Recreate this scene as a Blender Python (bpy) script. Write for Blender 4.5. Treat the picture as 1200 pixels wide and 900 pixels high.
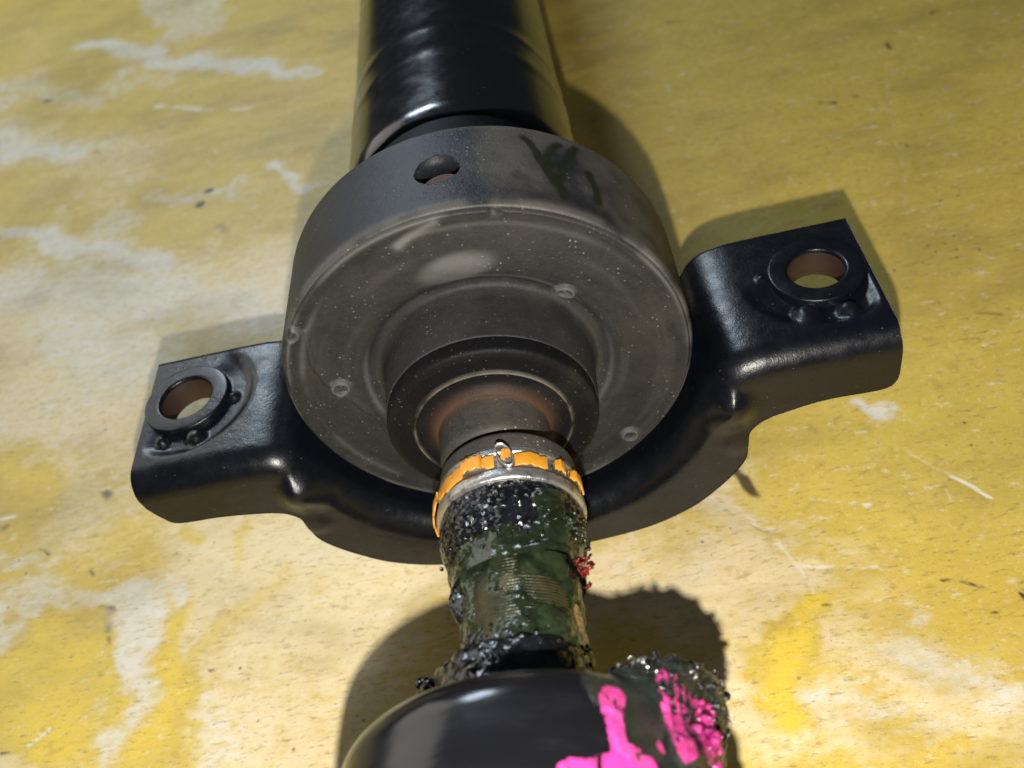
import bpy, math, random
import numpy as np
from mathutils import Matrix, Vector

S = 0.075            # one unit below = radius of the rubber bearing housing, in metres
FL = -1.345          # floor height in those units
scn = bpy.context.scene
for o in list(bpy.data.objects): bpy.data.objects.remove(o)

# ------------------------------------------------------------------ camera
cam = bpy.data.cameras.new('camera'); co = bpy.data.objects.new('camera', cam)
scn.collection.objects.link(co); scn.camera = co
C = Vector((0.606, -3.293, 3.291)) * S
fw = Vector((-0.109, 0.692, -0.713)).normalized()
rt = Vector((0.974, -0.068, -0.215)); rt = (rt - fw * rt.dot(fw)).normalized()
up = rt.cross(fw)
M = Matrix((rt, up, -fw)).transposed().to_4x4(); M.translation = C
co.matrix_world = M
cam.sensor_width = 36; cam.lens = 36 * 1125.5 / 1200
cam.clip_start = 0.01; cam.clip_end = 50
cam.dof.use_dof = True; cam.dof.focus_distance = 4.45 * S; cam.dof.aperture_fstop = 11.0

# ------------------------------------------------------------------ light
w = bpy.data.worlds.new('World'); scn.world = w; w.use_nodes = True
w.node_tree.nodes['Background'].inputs[0].default_value = (0.80, 0.88, 1.0, 1)
w.node_tree.nodes['Background'].inputs[1].default_value = 0.03

def lamp(name, kind, loc, power, col, target=None, **k):
    l = bpy.data.lights.new(name, kind); l.energy = power; l.color = col
    for a, b in k.items(): setattr(l, a, b)
    o = bpy.data.objects.new(name, l); scn.collection.objects.link(o)
    o.location = Vector(loc) * S
    if target is not None:
        o.rotation_euler = (Vector(target) * S - o.location).to_track_quat('-Z', 'Y').to_euler()
    return o
lamp('phone_flash', 'POINT', (0.50, -3.80, 3.00), 10.3, (1.0, 0.95, 0.87), shadow_soft_size=0.003)
lamp('window_light', 'AREA', (-6.0, 18.0, 14.2), 12.5, (0.74, 0.87, 1.0), target=(0, 0, 0), shape='RECTANGLE', size=0.46, size_y=0.30)
lamp('room_light', 'AREA', (-17, 9.5, 9.5), 8.0, (1.0, 0.97, 0.90), target=(0, 0, -1), shape='RECTANGLE', size=1.5, size_y=0.9)

scn.view_settings.view_transform = 'Standard'; scn.view_settings.look = 'None'
scn.view_settings.exposure = 0; scn.view_settings.gamma = 1
scn.render.engine = 'CYCLES'

# ------------------------------------------------------------------ numpy noise
def _h(i, j, k, seed):
    n = (i * 374761393 + j * 668265263 + k * 2147483647 + seed * 1274126177) & 0xffffffff
    n = ((n ^ (n >> 13)) * 1274126177) & 0xffffffff
    n = ((n ^ (n >> 16)) * 2246822519) & 0xffffffff
    return ((n ^ (n >> 15)) & 0xffff) / 65535.0
def noise(p, scale=1.0, seed=0):
    p = np.asarray(p, float) * scale
    i = np.floor(p).astype(np.int64); f = p - i; f = f * f * (3 - 2 * f)
    r = 0
    for a in (0, 1):
        for b in (0, 1):
            for c in (0, 1):
                wgt = (f[..., 0] if a else 1 - f[..., 0]) * (f[..., 1] if b else 1 - f[..., 1]) * (f[..., 2] if c else 1 - f[..., 2])
                r = r + wgt * _h(i[..., 0] + a, i[..., 1] + b, i[..., 2] + c, seed)
    return r
def fbm(p, scale=1.0, seed=0, oct=4, gain=.5):
    r = 0; a = 1; t = 0
    for o in range(oct):
        r = r + a * noise(p, scale * 2 ** o, seed + o * 17); t += a; a *= gain
    return r / t
def sst(a, b, x):
    t = np.clip((x - a) / (b - a), 0, 1); return t * t * (3 - 2 * t)
def segdist(P, a, b):
    a = np.array(a, float); b = np.array(b, float); d = b - a
    t = np.clip(((P - a) @ d) / (d @ d + 1e-12), 0, 1)
    return np.linalg.norm(P - (a + t[..., None] * d), axis=-1)
def strokes(P, lines):
    r = np.full(P.shape[:-1], 9.0)
    for l in lines:
        for a, b in zip(l[:-1], l[1:]): r = np.minimum(r, segdist(P, a, b))
    return r

# ------------------------------------------------------------------ mesh helpers
def mesh(name, V, F, mat, parent=None, attrs=None, smooth=True):
    me = bpy.data.meshes.new(name)
    V = np.asarray(V, float).reshape(-1, 3) * S
    me.from_pydata(V.tolist(), [], [list(map(int, f)) for f in F]) if not isinstance(F, np.ndarray) else fast(me, V, F)
    if smooth: me.polygons.foreach_set('use_smooth', np.ones(len(me.polygons), bool))
    for k, v in (attrs or {}).items():
        at = me.attributes.new(k, 'FLOAT', 'POINT'); at.data.foreach_set('value', np.asarray(v, np.float32).ravel())
    me.materials.append(mat); me.update()
    o = bpy.data.objects.new(name, me); scn.collection.objects.link(o)
    if parent is not None:
        o.parent = parent
        if parent.type == 'EMPTY': o.location = -parent.location
    return o
def fast(me, V, F):
    n = F.shape[1]
    me.vertices.add(len(V)); me.vertices.foreach_set('co', V.astype(np.float32).ravel())
    me.loops.add(F.size); me.loops.foreach_set('vertex_index', F.astype(np.int32).ravel())
    me.polygons.add(len(F)); me.polygons.foreach_set('loop_start', np.arange(0, F.size, n, dtype=np.int32))
    me.update(calc_edges=True); me.validate()
def grid_faces(n, m, wrap=False, flip=False):
    i, j = np.meshgrid(np.arange(n - 1), np.arange(m if wrap else m - 1), indexing='ij')
    a = i * m + j; b = i * m + (j + 1) % m; c = (i + 1) * m + (j + 1) % m; d = (i + 1) * m + j
    F = np.stack([a, b, c, d], -1).reshape(-1, 4)
    return F[:, ::-1] if flip else F
def resample(prof, step):
    P = np.array(prof, float); out = [P[0]]
    for a, b in zip(P[:-1], P[1:]):
        k = max(1, int(np.ceil(np.linalg.norm(b - a) / step)))
        for i in range(1, k + 1): out.append(a + (b - a) * i / k)
    return np.array(out)
def rounded(prof, rad, k=6):
    """round the corners of a polyline; rad is one number or one per point"""
    P = [np.array(p, float) for p in prof]; out = [P[0]]
    for i in range(1, len(P) - 1):
        r = rad[i] if hasattr(rad, '__len__') else rad
        a, b, c = P[i - 1], P[i], P[i + 1]
        da = np.linalg.norm(a - b); dc = np.linalg.norm(c - b)
        q = min(r, da * .48, dc * .48)
        if q < 1e-5: out.append(b); continue
        s = b + (a - b) / da * q; e = b + (c - b) / dc * q
        for t in np.linspace(0, 1, k): out.append((1 - t) ** 2 * s + 2 * t * (1 - t) * b + t * t * e)
    out.append(P[-1]); return np.array(out)
def lathe_pts(prof, nseg, cx=0, cz=0, sx=0, sz=0, a0=0, a1=2 * math.pi):
    """prof = (y, r) rows; axis along y. sx, sz = sideways shift per unit y"""
    prof = np.asarray(prof); th = a0 + (a1 - a0) * np.arange(nseg) / (nseg if a1 - a0 > 6.28 else nseg - 1)
    Y = prof[:, 0][:, None] + 0 * th; R = prof[:, 1][:, None] + 0 * th; T = th[None] + 0 * Y
    V = np.stack([cx + sx * Y + R * np.cos(T), Y, cz + sz * Y + R * np.sin(T)], -1)
    return V, Y, R, T
def lathe(name, prof, mat, parent, nseg=128, disp=None, attrs=None, **k):
    V, Y, R, T = lathe_pts(prof, nseg, **k)
    if disp is not None: V = disp(V, Y, R, T)
    at = {n: f(V, Y, R, T) for n, f in (attrs or {}).items()}
    return mesh(name, V, grid_faces(len(V), nseg, True), mat, parent, at)
def ball(rad, seg=10, rings=7, nz=0.0, seed=0, sc=(1, 1, 1)):
    V = []; F = []
    for i in range(rings + 1):
        a = math.pi * i / rings
        for j in range(seg):
            b = 2 * math.pi * j / seg
            V.append((math.sin(a) * math.cos(b), math.sin(a) * math.sin(b), math.cos(a)))
    V = np.array(V)
    if nz: V = V * (1 + nz * (fbm(V + seed * 3.1, 2.2, seed, 3)[:, None] - .5) * 2)
    return V * rad * np.array(sc), grid_faces(rings + 1, seg, True)
class Join:
    def __init__(s): s.V = []; s.F = []; s.n = 0
    def add(s, V, F):
        V = np.asarray(V).reshape(-1, 3); s.V.append(V); s.F.append(np.asarray(F) + s.n); s.n += len(V)
    def build(s, name, mat, parent, attrs=None): return mesh(name, np.concatenate(s.V), np.concatenate(s.F), mat, parent, attrs)
def rotm(rng):
    q = rng.normal(size=4); q /= np.linalg.norm(q); a, b, c, d = q
    return np.array([[1-2*(c*c+d*d), 2*(b*c-a*d), 2*(b*d+a*c)], [2*(b*c+a*d), 1-2*(b*b+d*d), 2*(c*d-a*b)], [2*(b*d-a*c), 2*(c*d+a*b), 1-2*(b*b+c*c)]])

# ------------------------------------------------------------------ material helper
class Mat:
    def __init__(s, name, base=(.5, .5, .5), rough=.5, metal=0, spec=.5):
        s.m = bpy.data.materials.new(name); s.m.use_nodes = True; s.t = s.m.node_tree
        s.b = s.t.nodes['Principled BSDF']
        s.b.inputs['Base Color'].default_value = (*base, 1); s.b.inputs['Roughness'].default_value = rough
        s.b.inputs['Metallic'].default_value = metal; s.b.inputs['Specular IOR Level'].default_value = spec
        tc = s.n('ShaderNodeTexCoord'); mp = s.n('ShaderNodeMapping'); mp.inputs['Scale'].default_value = (1/S,) * 3
        s.l(tc.outputs['Object'], mp.inputs[0]); s.co = mp.outputs[0]
    def n(s, t): return s.t.nodes.new(t)
    def l(s, a, b): s.t.links.new(a, b)
    def stretch(s, sc, rot=(0, 0, 0)):
        m = s.n('ShaderNodeMapping'); m.inputs['Scale'].default_value = sc; m.inputs['Rotation'].default_value = rot
        s.l(s.co, m.inputs[0]); return m.outputs[0]
    def noise(s, scale, detail=4, rough=.55, co=None, dist=0):
        n = s.n('ShaderNodeTexNoise'); n.inputs['Scale'].default_value = scale; n.inputs['Detail'].default_value = detail
        n.inputs['Roughness'].default_value = rough; n.inputs['Distortion'].default_value = dist
        s.l(co or s.co, n.inputs['Vector']); return n.outputs['Fac']
    def vor(s, scale, co=None, feat='F1'):
        n = s.n('ShaderNodeTexVoronoi'); n.inputs['Scale'].default_value = scale; n.feature = feat
        s.l(co or s.co, n.inputs['Vector']); return n
    def attr(s, name):
        n = s.n('ShaderNodeAttribute'); n.attribute_name = name; return n.outputs['Fac']
    def ramp(s, f, lo, hi, a=0.0, b=1.0):
        n = s.n('ShaderNodeMapRange'); n.interpolation_type = 'SMOOTHSTEP'
        for i, v in zip(('From Min', 'From Max', 'To Min', 'To Max'), (lo, hi, a, b)): n.inputs[i].default_value = v
        s.l(f, n.inputs['Value']); return n.outputs['Result']
    def math(s, op, a, b=None):
        n = s.n('ShaderNodeMath'); n.operation = op
        for i, v in enumerate((a, b)):
            if v is None: continue
            if isinstance(v, (int, float)): n.inputs[i].default_value = v
            else: s.l(v, n.inputs[i])
        return n.outputs[0]
    def mix(s, f, a, b):
        n = s.n('ShaderNodeMix'); n.data_type = 'RGBA'
        for i, v in ((0, f), (6, a), (7, b)):
            if isinstance(v, (int, float)): n.inputs[i].default_value = v
            elif isinstance(v, tuple): n.inputs[i].default_value = (*v, 1)
            else: s.l(v, n.inputs[i])
        return n.outputs[2]
    def color(s, c): s.l(c, s.b.inputs['Base Color'])
    def rough(s, c): s.l(c, s.b.inputs['Roughness'])
    def flakes(s, scale, k):
        # every small cell of the surface is tilted its own way, so it glints like gritty grease
        v = s.vor(scale); g = s.n('ShaderNodeVectorMath'); g.operation = 'SUBTRACT'; s.l(v.outputs['Color'], g.inputs[0]); g.inputs[1].default_value = (.5, .5, .5)
        h = s.n('ShaderNodeVectorMath'); h.operation = 'SCALE'; s.l(g.outputs[0], h.inputs[0]); h.inputs['Scale'].default_value = k
        a = s.n('ShaderNodeVectorMath'); a.operation = 'ADD'; s.l(h.outputs[0], a.inputs[0])
        if s.b.inputs['Normal'].is_linked: s.l(s.b.inputs['Normal'].links[0].from_socket, a.inputs[1])
        else:
            ge = s.n('ShaderNodeNewGeometry'); s.l(ge.outputs['Normal'], a.inputs[1])
        z = s.n('ShaderNodeVectorMath'); z.operation = 'NORMALIZE'; s.l(a.outputs[0], z.inputs[0]); s.l(z.outputs[0], s.b.inputs['Normal'])
    def bump(s, h, dist=.01, strength=1.0):
        n = s.n('ShaderNodeBump'); n.inputs['Distance'].default_value = dist * S; n.inputs['Strength'].default_value = strength
        s.l(h, n.inputs['Height'])
        if s.b.inputs['Normal'].is_linked: s.l(s.b.inputs['Normal'].links[0].from_socket, n.inputs['Normal'])
        s.l(n.outputs[0], s.b.inputs['Normal'])

# painted floor
mf = Mat('worn_yellow_paint', rough=.42)
wear_glare = mf.attr('wear_glare'); cream = mf.attr('cream'); dirt = mf.attr('dirt'); scr = mf.attr('scratch')
n1 = mf.noise(2.2, 6, .62, co=mf.stretch((1, 2.2, 1))); n2 = mf.noise(9, 6, .65, co=mf.stretch((1, 1.8, 1))); n3 = mf.noise(60, 4, .6)
yel = mf.mix(n1, (.50, .355, .048), (.69, .515, .105))
yel = mf.mix(mf.ramp(n2, .52, .72, 0, .55), yel, (.47, .29, .03))
crm = mf.mix(n2, (.66, .52, .26), (.78, .67, .43))
wht = mf.mix(n2, (.60, .56, .43), (.76, .73, .64))  # bare worn white, lightened to serve the painted glare at left too
def soft(a, k=.9): # attribute with a noisy edge
    return mf.ramp(mf.math('ADD', a, mf.math('MULTIPLY', mf.math('SUBTRACT', n2, .5), k)), .08, .98)
c = mf.mix(soft(cream, 1.3), yel, crm)
c = mf.mix(mf.math('MULTIPLY', soft(mf.attr('yel'), 1.2), .8), c, (.76, .55, .055))
mot = mf.noise(26, 6, .72); c = mf.mix(mf.ramp(mot, .54, .68, 0, .55), c, mf.mix(n1, (.66, .50, .20), (.74, .62, .38)))
c = mf.mix(mf.ramp(mf.noise(7, 7, .7), .56, .70, 0, .45), c, (.40, .27, .05))
c = mf.mix(soft(mf.math('MULTIPLY', wear_glare, 1.0), 1.3), c, wht)
c = mf.mix(mf.ramp(mf.noise(.75, 6, .62, co=mf.stretch((1, 1.7, 1), (0, 0, .3))), .42, .72, 0, .50), c, (.27, .20, .055))
c = mf.mix(mf.ramp(scr, .25, .9, 0, .8), c, (.74, .72, .62))
chip = mf.ramp(mf.noise(6, 9, .78, co=mf.stretch((1, 1.6, 1), (0, 0, .2))), .575, .63, 0, .55); c = mf.mix(chip, c, (.70, .63, .46))
blk = mf.ramp(mf.noise(17, 7, .78, co=mf.stretch((1, 1.5, 1))), .62, .68, 0, .7); c = mf.mix(blk, c, (.11, .085, .05))
grime = mf.ramp(mf.noise(14, 8, .72, co=mf.stretch((1, 3.2, 1), (0, 0, .25))), .53, .70, 0, .65)
c = mf.mix(grime, c, (.20, .15, .07))
spk = mf.vor(9); c = mf.mix(mf.math('MULTIPLY', mf.ramp(spk.outputs['Distance'], .05, .13, .8, 0), mf.ramp(mf.noise(1.5, 4, .6), .5, .62)), c, (.10, .075, .04))
fine = mf.ramp(n3, .60, .76, 0, .45); c = mf.mix(fine, c, (.30, .24, .14))
c = mf.mix(mf.ramp(dirt, .2, .9, 0, .92), c, (.045, .03, .018))
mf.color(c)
mf.rough(mf.ramp(mot, .3, .7, .40, .60))
mf.bump(n3, .004, .4); mf.bump(n2, .004, .4); mf.bump(mf.noise(.9, 3, .5, co=mf.stretch((.6, 1.6, 1), (0, 0, -.4))), .07, .5)
mf.bump(mf.math('MULTIPLY', wear_glare, -1), .01, .6)

def dusty(name, dark, dust, lo, hi, rough, specks=.5, bumpd=.006):
    m = Mat(name, rough=rough)
    a = m.noise(3.5, 6, .62); b = m.noise(24, 5, .65)
    fg = m.noise(75, 4, .75)
    f = m.ramp(m.math('ADD', m.math('ADD', m.math('MULTIPLY', a, .50), m.math('MULTIPLY', b, .27)), m.math('MULTIPLY', fg, .23)), lo, hi)
    c = m.mix(f, dark, dust)
    c = m.mix(m.ramp(m.noise(2.1, 5, .6, co=m.stretch((1, 1, 1.4))), .48, .72, 0, .6), c, tuple(x * y for x, y in zip(dust, (1.15, 1.06, .92))))
    v = m.vor(44); sp = m.ramp(v.outputs['Distance'], .08, .30, 1, 0)
    sp = m.math('MULTIPLY', sp, m.ramp(m.noise(4, 6, .75), .46, .62, .05, 1)); 
    rnd = m.n('ShaderNodeSeparateColor'); m.l(v.outputs['Color'], rnd.inputs[0])
    sp = m.math('MULTIPLY', sp, m.math('POWER', rnd.outputs[0], 2.5))
    c = m.mix(m.math('MULTIPLY', sp, specks), c, (.42, .39, .35))
    m.c = c; m.f = f; m.b.inputs['Specular IOR Level'].default_value = .32
    m.bump(b, bumpd, .6); m.bump(m.noise(110, 3, .6), .003, .6); m.bump(sp, .006, .7)
    return m
mr = dusty('dusty_rubber', (.010, .0105, .0115), (.027, .027, .0265), .30, .72, .62, .6)
rub = mr.attr('rubbed'); crk = mr.attr('crack')
c = mr.mix(rub, mr.c, (.125, .125, .122)); c = mr.mix(crk, c, (.010, .012, .007)); mr.color(c)
mside = dusty('dusty_steel_band', (.007, .009, .014), (.032, .030, .027), .42, .88, .50, .7)
c = mside.mix(mside.attr('rubbed'), mside.c, (.16, .15, .13)); c = mside.mix(mside.attr('crack'), c, (.010, .013, .006)); mside.color(c)
mseal = dusty('black_seal_rubber', (.005, .005, .006), (.016, .0155, .015), .50, .95, .55, .30); mseal.b.inputs['Specular IOR Level'].default_value = .12
c = mseal.mix(mseal.attr('rust'), mseal.c, (.055, .030, .020)); c = mseal.mix(mseal.attr('rubbed'), c, (.16, .14, .11)); mseal.color(c)
mhub = dusty('dusty_hub_steel', (.020, .019, .018), (.062, .057, .050), .3, .75, .6, 1.0)
c = mhub.mix(mhub.attr('rust'), mhub.c, (.065, .036, .024)); mhub.color(c)

def paint(name, base, rough, dustamt=.25, bumpd=.004):
    m = Mat(name, base, rough, spec=.5)
    a = m.noise(5, 6, .7); d = m.ramp(a, .52, .85, 0, dustamt * .5)
    v = m.vor(30); rnd = m.n('ShaderNodeSeparateColor'); m.l(v.outputs['Color'], rnd.inputs[0])
    sp = m.math('MULTIPLY', m.ramp(v.outputs['Distance'], .04, .11, 1, 0), m.ramp(rnd.outputs[0], .72, .95))
    c = m.mix(d, base, (.055, .05, .042)); c = m.mix(m.math('MULTIPLY', sp, .6), c, (.22, .18, .13)); m.c = c; m.color(c)
    m.rough(m.ramp(m.noise(8, 5, .65), .3, .75, rough * .85, rough * 1.35))
    m.bump(m.noise(16, 4, .6), bumpd, .6); m.bump(m.noise(90, 3, .6), bumpd * .4, .6)
    return m
mb = paint('black_bracket_paint', (.0028, .0038, .0064), .30, .10); mb.b.inputs['Specular IOR Level'].default_value = .38
mt = paint('gloss_black_tube_paint', (.006, .007, .009), .17, .10, .0015)
mboot = Mat('black_boot_steel', (.012, .012, .014), .30)
pk = mboot.attr('pink'); gr = mboot.attr('grease')
pk = mboot.math('SUBTRACT', pk, mboot.ramp(pk, .02, .20, 2, 0))
pn = mboot.math('ADD', mboot.math('MULTIPLY', mboot.noise(26, 4, .7, co=mboot.stretch((1.6, .22, 1.6))), .6), mboot.math('MULTIPLY', mboot.noise(22, 5, .7), .4))
pkm = mboot.ramp(mboot.math('ADD', mboot.math('MULTIPLY', pk, .74), mboot.math('MULTIPLY', mboot.math('SUBTRACT', pn, .5), 3.2)), .46, .58)
c = mboot.mix(mboot.ramp(mboot.noise(6, 6, .7, co=mboot.stretch((.5, 2, 1))), .5, .9, 0, .3), (.005, .0052, .007), (.03, .028, .027))
gn = mboot.noise(28, 5, .7)
grm = mboot.math('MULTIPLY', gr, mboot.ramp(gn, .35, .5))
c = mboot.mix(grm, c, (.008, .013, .008))
c = mboot.mix(pkm, c, (.52, .030, .21)); mboot.color(c)
rg = mboot.math('ADD', mboot.ramp(mboot.noise(5, 5, .65, co=mboot.stretch((.4, 2, 1))), .3, .8, .15, .30), mboot.math('MULTIPLY', pkm, .26))
rg = mboot.math('SUBTRACT', rg, mboot.math('MULTIPLY', grm, .12)); mboot.rough(rg)
mboot.bump(mboot.noise(12, 4, .6, co=mboot.stretch((.4, 2, 1))), .0025, .6)
mboot.bump(mboot.math('MULTIPLY', grm, gn), .022, .9); mboot.bump(mboot.math('MULTIPLY', pkm, mboot.noise(40, 3, .6)), .005, .6)

def greasy(name, col, rough, sc=55, d=.03, metal=0.0, flake=.5):
    m = Mat(name, col, rough, metal, .6)
    m.bump(m.noise(sc * .30, 4, .6), d, .7)
    m.flakes(sc, flake)
    c = m.mix(m.ramp(m.noise(9, 4, .6), .4, .62), tuple(x * .45 for x in col), col); m.color(c); m.c = c
    return m
mgg = greasy('dark_green_grease', (.016, .024, .011), .20, 40, .012, flake=.28)
mgb = greasy('black_grease', (.006, .007, .009), .18, 45, .012, flake=.5)
mgc = greasy('black_grease_crumb', (.006, .007, .008), .15, 30, .006, flake=.0)
msp = Mat('greasy_threaded_steel', (.10, .09, .05), .36, .45)
c = msp.mix(msp.ramp(msp.noise(5, 5, .65), .38, .62), (.012, .018, .009), (.050, .044, .020)); msp.color(c)
msp.bump(msp.noise(40, 4, .6), .008, .5)
mspk = greasy('sparkling_black_grease', (.006, .007, .010), .18, 72, .008, flake=.85)
mor = Mat('orange_plastic', (.45, .15, .015), .45)
c = mor.mix(mor.ramp(mor.noise(22, 5, .7), .58, .74, 0, .8), (.50, .215, .016), (.10, .04, .012)); mor.color(c); mor.bump(mor.noise(30, 3, .6), .006, .6)
mst = Mat('scuffed_clamp_steel', (.36, .36, .35), .36, .85)
c = mst.mix(mst.ramp(mst.noise(16, 5, .7), .5, .72, 0, .85), (.42, .42, .41), (.05, .045, .035)); mst.color(c); mst.bump(mst.noise(50, 4, .6), .006, .6)
mrust = Mat('rust_primer', (.26, .11, .075), .7); c = mrust.mix(mrust.noise(14, 5, .7), (.14, .05, .03), (.42, .20, .15)); mrust.color(c)
mbore = Mat('rusty_bore', (.03, .015, .01), .6); c = mbore.mix(mbore.noise(12, 5, .7), (.006, .005, .005), (.045, .020, .012)); mbore.color(c)
mred = greasy('red_shavings', (.15, .012, .009), .24, 60, .02)
mpkb = greasy('pink_paint_lumps', (.46, .025, .19), .34, 60, .02)
mshv = Mat('bright_swarf', (.50, .50, .50), .22, .9)
mbrn = Mat('brown_grease_residue', (.17, .10, .035), .38); c = mbrn.mix(mbrn.noise(30, 5, .7, co=mbrn.stretch((3, .5, 3))), (.04, .025, .01), (.30, .19, .07)); mbrn.color(c); mbrn.bump(mbrn.noise(40, 4, .6), .02, .7)
mgrit = Mat('dark_grit', (.03, .022, .015), .7)

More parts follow.
